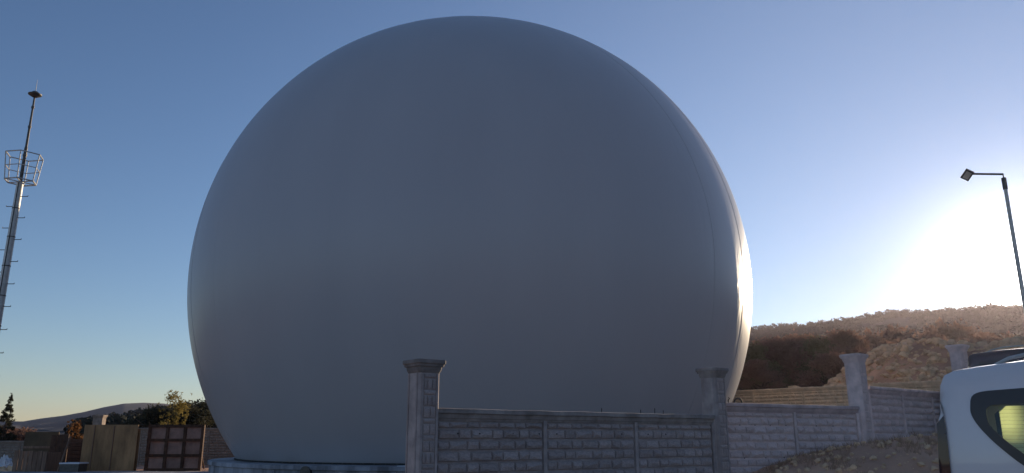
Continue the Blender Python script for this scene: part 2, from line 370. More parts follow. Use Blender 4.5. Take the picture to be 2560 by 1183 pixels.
BR = {'brick': brick_meshes(M['brick']), 'beige': brick_meshes(M['beige']), 'pale': brick_meshes(M['pale']), 'dim': brick_meshes(M['dim'], 3)}
PA = [0, .10, .265, .375, .565, .72, .825, 1]; PB = [0, .19, .30, .50, .60, .76, .86, 1]
COPE = [(-.055, -.055), (-.055, -.008), (-.02, 0), (.10, 0), (.12, -.01), (.12, -.06), (.075, -.09), (.07, -.14), (.0, -.14), (-.008, -.115), (-.02, -.11), (-.028, -.075), (-.03, -.062)]
def wall(Ax, Ay, Bx, By, top, ground, npan, label, key='brick', cope='cope', group=None, first=300, body=None):
    """a bay of precast wall from A (left) to B (right); its stamped face looks to the right hand side of A>B, i.e. the road"""
    th = math.atan2(By - Ay, Bx - Ax); L = math.hypot(Bx - Ax, By - Ay); H = top - ground + .25
    root = empty('precast_wall', (Ax, Ay, EYE + ground - .25), th, label, 'wall', group)
    bm_ = M['concrete'] if key == 'brick' else M[key]
    pw = .055; pl = (L - pw * (npan + 1)) / npan; cnt = 0; rest = MB()
    for p in range(npan):
        x0 = pw + p * (pl + pw); x1 = x0 + pl
        mb = MB(); mb.box((x0 + .001, .014, 0), (x1 - .001, .065, H - .12)); mb.build('panel', bm_, root)
        z = H - .139; c = 0; sag = random.uniform(-.003, .003)
        while z > .02:
            h = .085 if c == 0 else .125; zb = z - h
            pat = PA if c % 2 == 0 else PB
            for a, b in zip(pat, pat[1:]):
                xa = x0 + .012 + (pl - .024) * a + .006 + random.uniform(-.003, .003); xb = x0 + .012 + (pl - .024) * b - .006 + random.uniform(-.003, .003)
                hh = h - .023 + random.uniform(-.002, .002); dd = random.uniform(.030, .044); zc = (zb + z) / 2 + sag + random.uniform(-.002, .002)
                me_ = random.choice(BR[key])
                if cnt < first:
                    o = link('brick', me_, root); o.location = ((xa + xb) / 2, .0145, zc); o.scale = (xb - xa, dd, hh); cnt += 1
                else:
                    cc = Vector(((xa + xb) / 2, .0145, zc)); vv = [(v_.co.x * (xb - xa) + cc.x, v_.co.y * dd + cc.y, v_.co.z * hh + cc.z) for v_ in me_.vertices]
                    rest.add(vv, [tuple(pp.vertices) for pp in me_.polygons])
            z = zb; c += 1
    for p in range(npan + 1):
        x0 = p * (pl + pw); mb = MB(); d = -.016 if 0 < p < npan else -.022
        mb.box((x0 + .001, d, 0), (x0 + pw - .001, .07, H - .122)); mb.build('post', bm_, root)
    if rest.v:
        o = rest.build('bricks', M[key], root); o['kind'] = 'stuff'
    mb = MB(); mb.extrude([(y, H + z) for y, z in COPE], 0, L, max(4, int(L / .18)), .006); mb.build('coping', M[cope], root)
    return root, th, H
def holes(root, H, xs, zrel):  # flat dark discs painted in for the shade inside small wall holes
    for x in xs:
        mb = MB(); mb.tube([(x, -.024, H - zrel), (x, -.0295, H - zrel)], .009, 8); mb.build('hole_disc', M['dark'], root)
CG = BR['brick']
def pillar(cx, cy, th, cap, ground, label, side=.27, key='brick', detail=True, group=None):
    H = cap - ground + .2; root = empty('wall_pillar', (cx, cy, EYE + ground - .2), th, label, 'pillar', group); s = side / 2
    bm_ = M['concrete'] if key == 'brick' else M[key]
    mb = MB(); mb.square([(s, 0), (s, H - .14)]); mb.build('shaft', bm_, root)
    # corner strips and a raised band on the faces
    for nx, ny in ((0, -1), (-1, 0)):
        ang = 0 if ny else -math.pi / 2
        for sx in (-1, 1):
            Mx = Matrix.Rotation(ang, 4, 'Z'); mb = MB(); a, b = (sx * (s - .026), sx * (s - .055)); lo, hi = min(a, b), max(a, b)
            mb.box((lo + .002, -s - .010, .0), (hi - .002, -s + .002, H - .157), Mx); mb.build('edge_strip', bm_, root)
    if detail:
        z = H - .16; k = 0
        for nx in (0,):
            while z > .1:
                tall = (k % 5) in (1, 3, 4); h = .125 if tall else .058; parts = 2 + (k % 2) if tall else 1; w = side - .112
                cuts = [0, 1] if parts == 1 else ([0, .55, 1] if parts == 2 else [0, .3, .66, 1])
                for a, b in zip(cuts, cuts[1:]):
                    o = link('brick', random.choice(BR[key if key in BR else 'brick']), root); o.location = (-w / 2 + w * (a + b) / 2, -s - .0005, z - h / 2); o.scale = (w * (b - a) - .008, .016, h - .009)
                z -= h; k += 1
    mb = MB(); mb.square([(s + .002, H - .155), (s + .012, H - .135), (s + .020, H - .11), (s + .022, H - .085), (s + .038, H - .083), (s + .042, H - .058), (s + .050, H - .054), (s + .054, H - .046), (s + .054, H - .012), (s + .046, H - .006), (.03, H + .012)])
    mb.build('cap', M['cope'] if key == 'brick' else M[key], root); return root
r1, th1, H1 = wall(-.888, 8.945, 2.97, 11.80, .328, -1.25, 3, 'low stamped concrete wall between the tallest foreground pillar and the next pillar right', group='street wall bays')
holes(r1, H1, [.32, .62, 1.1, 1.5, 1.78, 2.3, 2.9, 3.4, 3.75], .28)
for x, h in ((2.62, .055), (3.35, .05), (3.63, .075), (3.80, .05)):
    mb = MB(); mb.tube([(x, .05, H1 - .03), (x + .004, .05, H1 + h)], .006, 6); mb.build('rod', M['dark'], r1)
r2, th2, H2 = wall(3.30, 12.42, 6.02, 13.86, .535, -.62, 2, 'middle street wall bay of stamped concrete, one step higher, beside the dome foot', key='pale', cope='flarecope', group='street wall bays')
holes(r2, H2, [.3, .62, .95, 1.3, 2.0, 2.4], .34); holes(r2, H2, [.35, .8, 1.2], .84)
r3, th3, H3 = wall(6.52, 14.5, 9.60, 17.0, .93, -.2, 3, 'highest street wall bay of stamped concrete, between the hazy pillar and the white van', key='pale', cope='flarecope', group='street wall bays')
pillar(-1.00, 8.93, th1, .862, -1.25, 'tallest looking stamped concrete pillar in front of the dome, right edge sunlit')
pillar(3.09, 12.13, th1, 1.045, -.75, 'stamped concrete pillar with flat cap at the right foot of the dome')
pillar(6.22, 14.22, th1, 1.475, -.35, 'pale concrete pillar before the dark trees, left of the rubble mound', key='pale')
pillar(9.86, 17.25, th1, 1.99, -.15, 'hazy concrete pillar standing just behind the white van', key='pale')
# rear wall on the far side of the yard, stamped face towards the road
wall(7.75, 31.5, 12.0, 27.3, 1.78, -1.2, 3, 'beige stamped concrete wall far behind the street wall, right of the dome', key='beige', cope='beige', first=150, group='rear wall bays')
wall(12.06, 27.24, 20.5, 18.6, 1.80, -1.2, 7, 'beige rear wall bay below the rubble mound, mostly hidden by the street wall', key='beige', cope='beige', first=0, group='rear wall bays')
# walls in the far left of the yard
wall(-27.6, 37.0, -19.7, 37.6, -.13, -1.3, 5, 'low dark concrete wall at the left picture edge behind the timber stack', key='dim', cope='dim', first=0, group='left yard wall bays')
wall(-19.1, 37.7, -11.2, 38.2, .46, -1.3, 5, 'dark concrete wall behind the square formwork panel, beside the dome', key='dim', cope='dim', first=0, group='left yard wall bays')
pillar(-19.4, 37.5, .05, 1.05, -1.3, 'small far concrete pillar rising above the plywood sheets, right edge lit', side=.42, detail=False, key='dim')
# small things on the coping
mb = MB(); pts = [(3.60 + .075 * math.cos(a), 12.62 + .04 * math.cos(a), EYE + .535 + .075 * math.sin(a)) for a in [math.pi * k / 12 for k in range(13)]]
mb.tube(pts, .014, 8); tag(mb.build('hose_loop', M['dark'], None, True), 'black hose loop lying on the middle wall bay by the dome foot', 'hose')
mb = MB(); mb.tube([(3.42, 12.53, EYE + .52), (3.42, 12.53, EYE + .58), (3.445, 12.54, EYE + .605), (3.425, 12.53, EYE + .62)], .008, 6)
tag(mb.build('iron_hook', M['dark'], None, True), 'little black iron hook sticking up beside the second pillar', 'hook')

# ------------------------------------------------------------------ mast with cage
mast = empty('lightning_mast', (-16.0, 24.0, 0), 0, 'tall steel lightning mast with hexagonal cage and climbing pegs at the left', 'mast')
zc = 8.05 + EYE
mb = MB(); mb.tube([(0, 0, 0), (0, 0, zc)], [.155, .10], 20); mb.build('pole', M['steel'], mast, True)
mb = MB(); mb.tube([(0, 0, zc), (0, 0, zc + 1.2), (0, 0, zc + 1.21), (0, 0, 11.15 + EYE)], [.055, .05, .04, .028], 12); mb.build('rod', M['darksteel'], mast, True)
for z in (zc + .9, zc + 1.9, zc + 2.6): mb = MB(); mb.tube([(0, 0, z), (0, 0, z + .07)], .065 if z < zc + 1.5 else .05, 12); mb.build('collar', M['darksteel'], mast, True)
mb = MB(); zt = 11.13 + EYE; mb.lathe([(.03, zt - .10), (.10, zt - .06), (.20, zt), (.21, zt + .03), (.14, zt + .06), (.08, zt + .12), (.03, zt + .14)], 24); mb.build('rod_head', M['darksteel'], mast, True)
mb = MB(); mb.tube([(0, 0, zt + .1), (0, 0, zt + .56)], [.014, .004], 6); mb.build('spike', M['steel'], mast)
hexa = [R_(10 + 60 * k) for k in range(6)]
def ringpts(r, z): return [(r * math.cos(a), -r * math.sin(a), z) for a in hexa]
cz0, cz1 = zc + .02, zc + .92; rb0, rb1 = .46, .555
cage = MB()
cage_o = empty('cage', (0, 0, 0)); cage_o.parent = mast
def bar(a, b, t=.017, nm='rail', mt='steel'):
    m_ = MB(); m_.tube([a, b], t, 6); m_.build(nm, M[mt], cage_o)
for rr, z, t in ((rb0, cz0, .024), ((rb0 + rb1) / 2, (cz0 + cz1) / 2, .015), (rb1, cz1, .02)):
    P_ = ringpts(rr, z)
    for k in range(6): bar(P_[k], P_[(k + 1) % 6], t)
P0 = ringpts(rb0, cz0); P1 = ringpts(rb1, cz1)
for k in range(6): bar(P0[k], P1[k], .017, 'upright')
for k in (0, 1, 2): bar(P0[k], P0[k + 3], .018, 'floor_bar')
for s_, z0 in ((1, zc - .48), (-1, zc - .82)):
    z = z0
    while z > 1.2:
        rp = .155 - .055 * z / zc; mb = MB(); mb.tube([(s_ * (rp - .02), 0, z), (s_ * (rp + .22), 0, z), (s_ * (rp + .22), 0, z + .035)], .012, 6); mb.build('peg', M['darksteel'], mast); z -= .72
mb = MB(); mb.box((-.3, -.3, 0), (.3, .3, .12)); mb.build('footing', M['concrete'], mast)
mb = MB(); mb.tube([(.03, -.165, .1), (.02, -.112, zc - .02)], .012, 6); mb.build('down_cable', M['dark'], mast)
for k in range(9): z = .8 + k * .95; rp = .157 - .055 * z / zc; mb = MB(); mb.tube([(0, 0, z), (0, 0, z + .03)], rp + .006, 20); mb.build('clamp_band', M['darksteel'], mast, True)

# ------------------------------------------------------------------ lamp post
lx, ly = 12.35, 18.5
lamp = empty('lamp_post', (lx, ly, .0), 0, 'slim street lamp post with one arm and a floodlight, against the sun glare', 'lamp post')
zt = 6.30 + EYE
mb = MB(); mb.tube([(0, 0, 0), (0, 0, zt)], [.062, .042], 16); mb.build('pole', M['steel'], lamp, True)
mb = MB(); mb.tube([(0, 0, zt - .28), (0, 0, zt + .02)], .056, 16); mb.build('sleeve', M['darksteel'], lamp, True)
mb = MB(); mb.tube([(0, 0, zt - .03), (0, 0, zt + .12), (-.82, 0, zt + .13)], .026, 8); mb.build('arm', M['darksteel'], lamp)
nz = Vector((.52, .62, .58)).normalized(); ex = (Vector((.80, -.25, -.62)) - nz * nz.dot(Vector((.80, -.25, -.62)))).normalized(); ey = nz.cross(ex)
Mx = Matrix.Translation((-.92, -.03, zt + .09)) @ Matrix((ex, ey, nz)).transposed().to_4x4()
mb = MB(); mb.box((-.10, -.13, -.03), (.10, .13, .04), Mx); hd = mb.build('floodlight', M['darksteel'], lamp)
mb = MB(); mb.box((-.065, -.095, -.040), (.065, .095, -.031), Mx); mb.build('lens', mat('lens_glass', (.75, .68, .55), .2, bump=0), hd)
for k in range(7):
    mb = MB(); mb.box((-.09, -.12 + .038 * k, .041), (.09, -.11 + .038 * k, .07), Mx); mb.build('cooling_fin', M['darksteel'], hd)

# ------------------------------------------------------------------ vans
def glass(name, tint, al):
    m = bpy.data.materials.new(name); m.use_nodes = True; t = m.node_tree; b = t.nodes['Principled BSDF']
    g = t.nodes.new('ShaderNodeBsdfGlossy'); g.inputs['Roughness'].default_value = .03; tr = t.nodes.new('ShaderNodeBsdfTransparent'); tr.inputs[0].default_value = (*tint, 1)
    fr = t.nodes.new('ShaderNodeFresnel'); fr.inputs[0].default_value = 1.45; mi = t.nodes.new('ShaderNodeMixShader')
    t.links.new(fr.outputs[0], mi.inputs[0]); t.links.new(tr.outputs[0], mi.inputs[1]); t.links.new(g.outputs[0], mi.inputs[2]); t.links.new(mi.outputs[0], t.nodes['Material Output'].inputs[0]); return m
M['glass'] = glass('window_glass', (.86, .90, .84), 1)
def paint(name, c):
    m = mat(name, c, .32, var=.04, bump=0, coat=.8, scale=2); m.node_tree.nodes['Principled BSDF'].inputs['Coat Roughness'].default_value = .05; return m
M['white_paint'] = paint('white_paint', (.80, .75, .74)); M['dark_paint'] = paint('dark_paint', (.08, .06, .055))
M['trim'] = mat('black_trim', (.055, .045, .04), .35, var=.1, bump=0)
M['lamp_smoke'] = mat('smoked_lamp', (.045, .012, .016), .15, var=.1, bump=0, coat=.6); M['lamp_red'] = mat('red_lamp', (.30, .02, .02), .15, var=.1, bump=0, coat=.6)
M['interior'] = mat('interior_cloth', (.07, .065, .06), .9, var=.2, bump=.2)
def screen_mat():
    m = mat('sunshade_fabric', (.62, .66, .38), .9, var=.12, bump=0, scale=2); t = m.node_tree; b = t.nodes['Principled BSDF']
    tr = t.nodes.new('ShaderNodeBsdfTranslucent'); tr.inputs[0].default_value = (.92, .95, .58, 1); mi = t.nodes.new('ShaderNodeMixShader'); mi.inputs[0].default_value = .75
    t.links.new(b.outputs[0], mi.inputs[1]); t.links.new(tr.outputs[0], mi.inputs[2]); t.links.new(mi.outputs[0], t.nodes['Material Output'].inputs[0]); return m
M['screen'] = screen_mat()
# local frame: u along the car from its tail, w from its road side (0) to the far side, z up from the ground
PROF = [(.03, .30), (.0, .55), (.005, 1.02), (.02, 1.19), (.045, 1.37), (.066, 1.53), (.078, 1.609), (.113, 1.676), (.18, 1.704), (.32, 1.722), (.65, 1.752), (1.3, 1.775), (2.0, 1.76), (2.45, 1.70), (2.65, 1.64),
        (3.35, 1.15), (3.6, 1.08), (4.05, .98), (4.25, .86), (4.32, .62), (4.30, .32), (3.95, .26)]
def arch(cx, r=.36, n=10): return [(cx + r * math.cos(math.pi * k / n), .30 + r * math.sin(math.pi * k / n)) for k in range(n + 1)]
PROF += arch(3.5) + [(3.1, .24), (1.15, .24)] + arch(.78)
WIN_O = [(.270, 1.440), (.281, 1.513), (.311, 1.542), (.371, 1.557), (.506, 1.564), (.80, 1.578), (.95, 1.58), (.98, 1.55), (.98, 1.06), (.95, 1.035), (.80, 1.02), (.70, 1.000), (.62, 1.035), (.535, 1.092), (.461, 1.157), (.387, 1.229), (.327, 1.301), (.289, 1.359), (.270, 1.410)]
WIN_I = [(.372, 1.425), (.385, 1.452), (.415, 1.461), (.65, 1.470), (.90, 1.478), (.925, 1.46), (.925, 1.10), (.90, 1.085), (.80, 1.075), (.72, 1.07), (.627, 1.105), (.566, 1.152), (.461, 1.238), (.385, 1.325), (.372, 1.375)]
W2 = [(1.06, 1.56), (1.08, 1.58), (1.78, 1.58), (1.80, 1.56), (1.80, 1.06), (1.78, 1.04), (1.08, 1.04), (1.06, 1.06)]
W3 = [(1.90, 1.56), (1.92, 1.58), (2.38, 1.57), (2.50, 1.53), (2.95, 1.20), (2.98, 1.12), (2.90, 1.06), (1.92, 1.04), (1.90, 1.06)]
LAMP = [(u * .8 if u > .03 else u, z) for u, z in [(-.002, .50), (-.004, .75), (.001, 1.02), (.012, 1.15), (.035, 1.345), (.062, 1.478), (.078, 1.50), (.098, 1.46), (.110, 1.40), (.116, 1.31), (.113, 1.17), (.108, .95), (.10, .60), (.09, .50)]]
def inset(u, z):                              # tumblehome and rounded tail / roof edges
    t = max(0, z - 1.0); d = .17 * t ** 2.0
    d += .10 * max(0, 1 - max(u, 0) / .16) ** 2.2 * .8
    zt_ = np.interp(u, [p[0] for p in PROF[1:15]], [p[1] for p in PROF[1:15]])
    e = max(0, 1 - (zt_ - z) / .10) if z > 1.4 else 0; return d + .05 * e ** 2 + .012 * max(0, .9 - z)
def inside(p, poly):
    x, y = p; c = False
    for (x1, y1), (x2, y2) in zip(poly, poly[1:] + poly[:1]):
        if (y1 > y) != (y2 > y) and x < (x2 - x1) * (y - y1) / (y2 - y1) + x1: c = not c
    return c
def dens(poly, s=.05):
    o = []
    for a, b in zip(poly, poly[1:] + poly[:1]):
        n_ = max(1, int(math.hypot(b[0] - a[0], b[1] - a[1]) / s))
        for k in range(n_): o.append((a[0] + (b[0] - a[0]) * k / n_, a[1] + (b[1] - a[1]) * k / n_))
    return o
def smooth_poly(poly, it=1):
    for _ in range(it):
        o = []
        for a, b in zip(poly, poly[1:] + poly[:1]): o += [(a[0] * .75 + b[0] * .25, a[1] * .75 + b[1] * .25), (a[0] * .25 + b[0] * .75, a[1] * .25 + b[1] * .75)]
        poly = o
    return poly
def sheet(outer, hs, step=.06):
    outer = dens(outer); hs = [dens(h) for h in hs]; vs_ = []; es = []
    for lp in [outer] + hs:
        b = len(vs_); vs_ += lp; es += [(b + k, b + (k + 1) % len(lp)) for k in range(len(lp))]
    xs = [p[0] for p in outer]; zs = [p[1] for p in outer]; x = min(xs) + step / 2
    while x < max(xs):
        z = min(zs) + step / 2
        while z < max(zs):
            if inside((x, z), outer) and not any(inside((x, z), h) for h in hs):
                if min((x - a) ** 2 + (z - b) ** 2 for a, b in vs_[:len(outer) + sum(map(len, hs))]) > (step * .4) ** 2: vs_.append((x, z))
            z += step
        x += step
    V_, _, F_, *_r = delaunay_2d_cdt([Vector(p) for p in vs_], es, [], 0, 1e-5)
    F_ = [f for f in F_ if (lambda c: inside(c, outer) and not any(inside(c, h) for h in hs))((sum(V_[i].x for i in f) / len(f), sum(V_[i].y for i in f) / len(f)))]
    return [(p.x, p.y) for p in V_], F_
WID = 1.74
def side_mesh(name, outer, hs, mt, far=False, off=0, thick=.03, step=.06):
    v2, f2 = sheet(outer, hs, step); m_ = MB(); n_ = len(v2)
    for dd in (off, off - thick):
        for u, z in v2:
            w = inset(u, z) - dd; m_.v.append((u, WID - w if far else w, z))
    m_.f = [tuple(f) for f in f2] + [tuple(n_ + i for i in f)[::-1] for f in f2]
    cnt = {}
    for f in f2:
        for a, b in zip(f, list(f[1:]) + [f[0]]): cnt[(a, b)] = 1
    for a, b in cnt:
        if (b, a) not in cnt: m_.f.append((b, a, n_ + a, n_ + b))
    return m_.mesh(name, mt, True)
def van(name, loc, rz, pt, label, shade=True, tailred=True):
    root = empty(name, loc, rz, label, 'van'); root.scale = (.9, 1, 1)
    wo0, wi0 = smooth_poly(WIN_O, 1), smooth_poly(WIN_I, 1); w2, w3 = smooth_poly(W2), smooth_poly(W3)
    sink = lambda poly, k: [(sum(p[0] for p in poly) / len(poly) + (p[0] - sum(q[0] for q in poly) / len(poly)) * k, sum(p[1] for p in poly) / len(poly) + (p[1] - sum(q[1] for q in poly) / len(poly)) * k) for p in poly]
    for far in (False, True):
        wo, wi = (smooth_poly([(.262, 1.58), (.262, 1.05), (.95, 1.03), (.975, 1.05), (.975, 1.56), (.95, 1.585)]), [(.318, 1.53), (.312, 1.095), (.92, 1.08), (.935, 1.10), (.935, 1.52), (.92, 1.54)]) if far else (wo0, wi0)
        holes_ = [sink(wo, .985), sink(w2, .985), sink(w3, .985)]
        o = link('side_panel', side_mesh('side_panel', PROF, holes_, pt, far), root)
        for w_, wi_, nm in ((wo, wi, 'rear_window'), (w2, sink(w2, .93), 'door_window'), (w3, sink(w3, .93), 'front_window')):
            f_ = link(nm, side_mesh(nm, w_, [wi_], M['trim'], far, .004, .02), root)
            link('glass_pane', side_mesh('glass_pane', sink(wi_, 1.01), [], M['glass'], far, -.006, .004, .12), f_)
        tl = link('tail_lamp', side_mesh('tail_lamp', [p for p in LAMP if p[1] > .9] if tailred else LAMP, [], M['lamp_smoke'], far, .012, .03), root)
        if tailred: link('red_lens', side_mesh('red_lens', [(-.004, .60), (-.004, .897), (.086, .897), (.08, .62)], [], M['lamp_red'], far, .012, .03), tl)
    # skin between the sides: tail, roof, windscreen, bonnet, front
    seg = PROF[0:21]; ppts = [seg[0]]
    for a, b in zip(seg, seg[1:]):
        n_ = max(1, int(math.hypot(b[0] - a[0], b[1] - a[1]) / .06)); ppts += [(a[0] + (b[0] - a[0]) * k / n_, a[1] + (b[1] - a[1]) * k / n_) for k in range(1, n_ + 1)]
    def skin(nm, keep, mt, lift=0):
        m_ = MB(); P_ = [p for p in ppts if keep(p)]; nw = 14
        for u, z in P_:
            i0 = inset(u, z)
            for k in range(nw + 1):
                t = k / nw; w = i0 + (WID - 2 * i0) * t; bul = .03 * (1 - (2 * t - 1) ** 4)
                if u < .12: m_.v.append((u - bul * .6 - lift, w, z))
                else: m_.v.append((u, w, z + bul + lift))
        for a in range(len(P_) - 1):
            for k in range(nw): m_.f.append((a * (nw + 1) + k, a * (nw + 1) + k + 1, (a + 1) * (nw + 1) + k + 1, (a + 1) * (nw + 1) + k))
        return m_.build(nm, mt, root, True)
    skin('tailgate', lambda p: p[0] <= .0785 and p[1] < 1.62, pt); skin('roof', lambda p: p[0] >= .045 and p[1] > 1.6 and p[0] <= 2.66, pt)
    skin('windscreen', lambda p: 2.6 <= p[0] <= 3.36, M['trim']); skin('bonnet', lambda p: p[0] >= 3.3, pt)
    mb = MB(); mb.box((-.07, .25, .42), (-.0, WID - .25, .58)); mb.box((-.10, .03, .28), (.06, WID - .03, .50)); mb.build('rear_bumper', M['trim'], root)
    
    mb = MB(); mb.box((4.24, .06, .28), (4.36, WID - .06, .55)); mb.build('front_bumper', M['trim'], root)
    mb = MB(); mb.box((.1, .08, .26), (4.2, WID - .08, .34)); mb.build('floor_pan', M['trim'], root)
    for w_ in (.30, WID - .30):
        mb = MB(); zt_ = lambda u: float(np.interp(u, [p[0] for p in PROF[1:15]], [p[1] for p in PROF[1:15]]))
        mb.tube([(.45, w_, zt_(.45) + .01), (.55, w_, zt_(.55) + .045), (.75, w_, zt_(.75) + .068), (1.4, w_, zt_(1.4) + .075), (2.1, w_, zt_(2.1) + .065), (2.35, w_, zt_(2.35) + .01)], .013, 8); mb.build('roof_rail', M['steel'], root, True)
    for u in (.78, 3.5):
        for w0, sgn in ((.0, 1), (WID, -1)):
            wh = empty('wheel', (u, w0 + sgn * .11, .30)); wh.parent = root; wh.rotation_euler = (R_(90 * sgn), 0, 0); wh.scale = (1 / .9, 1, 1)
            mb = MB(); mb.lathe([(.20, -.09), (.28, -.10), (.305, -.07), (.31, 0), (.305, .07), (.28, .10), (.20, .09)], 32, cap=False); mb.build('tyre', M['dark'], wh, True)
            mb = MB(); mb.lathe([(.20, -.08), (.205, .085), (.185, .08), (.17, .05), (.06, .05), (.05, .075), (.01, .08)], 32, cap=False); mb.build('rim', M['steel'], wh, True)
    for w_ in (.28, WID - .75):
        mb = MB(); mb.box((2.0, w_, .55), (2.12, w_ + .48, 1.20)); mb.box((2.0, w_ + .12, 1.21), (2.09, w_ + .36, 1.38)); mb.box((2.0, w_, .50), (2.5, w_ + .48, .62)); mb.build('seat', M['interior'], root)
    mb = MB(); mb.box((1.05, .2, .5), (1.17, WID - .2, 1.15)); mb.build('bench_seat', M['interior'], root)
    for w_ in (.12, WID - .16): mb = MB(); mb.box((.02, w_, .34), (1.0, w_ + .04, .98)); mb.build('trim_panel', M['interior'], root)
    mb = MB(); mb.box((.30, .14, 1.60), (2.3, WID - .14, 1.615)); mb.build('headliner', M['interior'], root)
    if shade:
        sh = empty('window_shade', (0, 0, 0)); sh.parent = root; z = 1.505
        k = 0
        while z > 1.12:
            mb = MB(); h = .030; mb.add([(.322, WID - .20, z), (.98, WID - .20, z), (.98, WID - .192, z - h + .002), (.316, WID - .192, z - h + .002)], [(0, 1, 2, 3)]); mb.build('fold', M['screen'], sh)
            z -= h; k += 1
    return root
van('white_van', (2.889, 5.50, 0), R_(-36), M['white_paint'], 'white van with roof rails cut off by the right picture edge')
van('dark_van', (8.97, 15.55, 1.16), R_(-36), M['dark_paint'], 'dark van behind the white van, only its sunlit roof edge showing', shade=False)

# ------------------------------------------------------------------ stacks of building material, far left
def V(x, y, Yd):                              # position measured in the photograph, at its own distance
    return ((x - 1280) / 2004 * Yd, Yd, EYE + (1095 - y) * K * Yd)
Yd = 31.5; x0, _, z1 = V(376, 1062, Yd); x1 = V(505, 1062, Yd)[0]; z0 = z1 - 1.75
fp = empty('formwork_panel', ((x0 + x1) / 2, Yd, z0), R_(4), 'square rusty formwork panel with nine pale cells in three rows', 'formwork')
Wd = x1 - x0; Hh = 1.75
xs = [-Wd / 2 + Wd * k / 3 for k in range(4)]; zs = [Hh * k / 3 for k in range(4)]
for k, x in enumerate(xs): mb = MB(); mb.box((x - .055, -.08, 0), (x + .055, .06, Hh)); mb.build('stile', M['rust'], fp)
for k, z in enumerate(zs): mb = MB(); zz = min(max(z, .05), Hh - .05); mb.box((-Wd / 2 - .06, -.095, zz - .055), (Wd / 2 + .06, -.082, zz + .055)); mb.build('rail', M['rust'], fp)
for a in range(3):
    for b in range(3): mb = MB(); mb.box((xs[a] + .056, -.02 + .01 * random.random(), zs[b] + .05), (xs[a + 1] - .056, .02, zs[b + 1] - .05)); mb.build('infill_panel', M['plyinfill'], fp)
mb = MB(); mb.tube([(-Wd / 2 + .2, .06, 1.4), (-Wd / 2 + .2, 1.2, .05)], .03, 8); mb.tube([(Wd / 2 - .2, .06, 1.4), (Wd / 2 - .2, 1.2, .05)], .03, 8); mb.build('prop', M['rust'], fp)
def board(name, x0, y0, x1, y1, Yd, mt, label, cat, lean=0, thick=.05, rz=0):
    ax, _, az_ = V(x0, y0, Yd); bx = V(x1, y0, Yd)[0]; bz = V(x0, y1, Yd)[2]
    o = empty(name, ((ax + bx) / 2, Yd, bz), rz, label, cat); o.rotation_euler.x = lean; return o, bx - ax, az_ - bz
def planks(o, w, h, n, mt, nm='plank', thick=.04, gap=.008, ragged=.03):
    for k in range(n):
        a = -w / 2 + w * k / n; mb = MB(); d = random.uniform(-.006, .006); mb.box((a + gap, d, -.0), (a + w / n - gap, d + thick, h + random.uniform(-ragged, ragged))); mb.build(nm, M[mt], o)
o, w, h = board('plywood_stack', 206, 1062, 346, 1187, 31, 'ply', 'tall tan plywood sheets standing upright left of the square formwork panel', 'plywood', rz=R_(-3))
for k in range(4):
    mb = MB(); mb.box((-w / 2 + .03 * k, .05 * k, 0), (w / 2 - .3 + .1 * k if k else w / 2 - .02, .05 * k + .03, h - .05 * k)); mb.build('sheet', M['ply'], o)
for fx in (-.31, .05): mb = MB(); mb.box((w * fx, -.025, .05), (w * fx + .03, -.001, h - .03)); mb.build('batten', M['plank'], o)
o, w, h = board('plank_crate', 42, 1128, 124, 1187, 29.5, 'plank', 'crate of pale upright planks in the bottom left corner', 'crate')
planks(o, w, h, 7, 'plank'); mb = MB(); mb.box((-w / 2, .05, h * .7), (w / 2, .09, h * .7 + .1)); mb.box((-w / 2, .05, .1), (w / 2, .09, .2)); mb.build('batten', M['plank'], o)
mb = MB(); mb.box((-w / 2, .04, 0), (-w / 2 + .03, .9, h - .05)); mb.build('crate_side', M['plank'], o); mb = MB(); mb.box((w / 2 - .03, .04, 0), (w / 2, .9, h - .05)); mb.build('crate_side', M['plank'], o)
o, w, h = board('olive_board', 62, 1080, 146, 1183, 31.2, 'ply', 'wide olive brown board standing behind the plank crate', 'board')
mb = MB(); mb.box((-w / 2, 0, 0), (w / 2, .04, h)); mb.build('sheet', mat('olive_board', (.15, .10, .055), .85, scale=2, var=.4), o)
for t in (.2, .6): mb = MB(); mb.box((-w / 2, -.03, h * t), (w / 2, -.001, h * t + .09)); mb.build('batten', M['plank'], o)
o, w, h = board('brown_door_leaf', 128, 1086, 172, 1183, 31.0, 'rust', 'narrow dark brown wooden panel between the olive board and leaning pole', 'panel')
planks(o, w, h, 3, 'rust', 'board', .05)
# leaning pole
a = Vector(V(176, 1092, 30)); b = Vector(V(154, 1190, 29.3)); mb = MB(); mb.tube([b, a], .035, 8)
tag(mb.build('leaning_pole', M['plank']), 'pale wooden pole leaning against the timber pile', 'pole')
o, w, h = board('grey_box', 160, 1160, 206, 1192, 29.2, 'concrete', 'squat grey concrete box with a pale lid left of the plywood', 'box')
mb = MB(); mb.box((-w / 2, 0, 0), (w / 2, .6, h)); mb.build('case', M['darksteel'], o); mb = MB(); mb.box((-w / 2 - .03, -.03, h + .002), (w / 2 + .03, .63, h + .05)); mb.build('lid', M['plastic'], o)
# dark shed-like stack behind, seen between the sheets
o, w, h = board('timber_pile', 150, 1098, 215, 1183, 33, 'rust', 'dark pile of stacked timber beams behind the leaning pole', 'timber')
nrow = 9
for r_ in range(nrow):
    mb = MB(); mb.box((-w / 2 + random.uniform(0, .1), 0, h * r_ / nrow + .005), (w / 2 + random.uniform(-.1, .1), 1.2, h * (r_ + 1) / nrow - .005)); mb.build('beam', M['rust'], o)
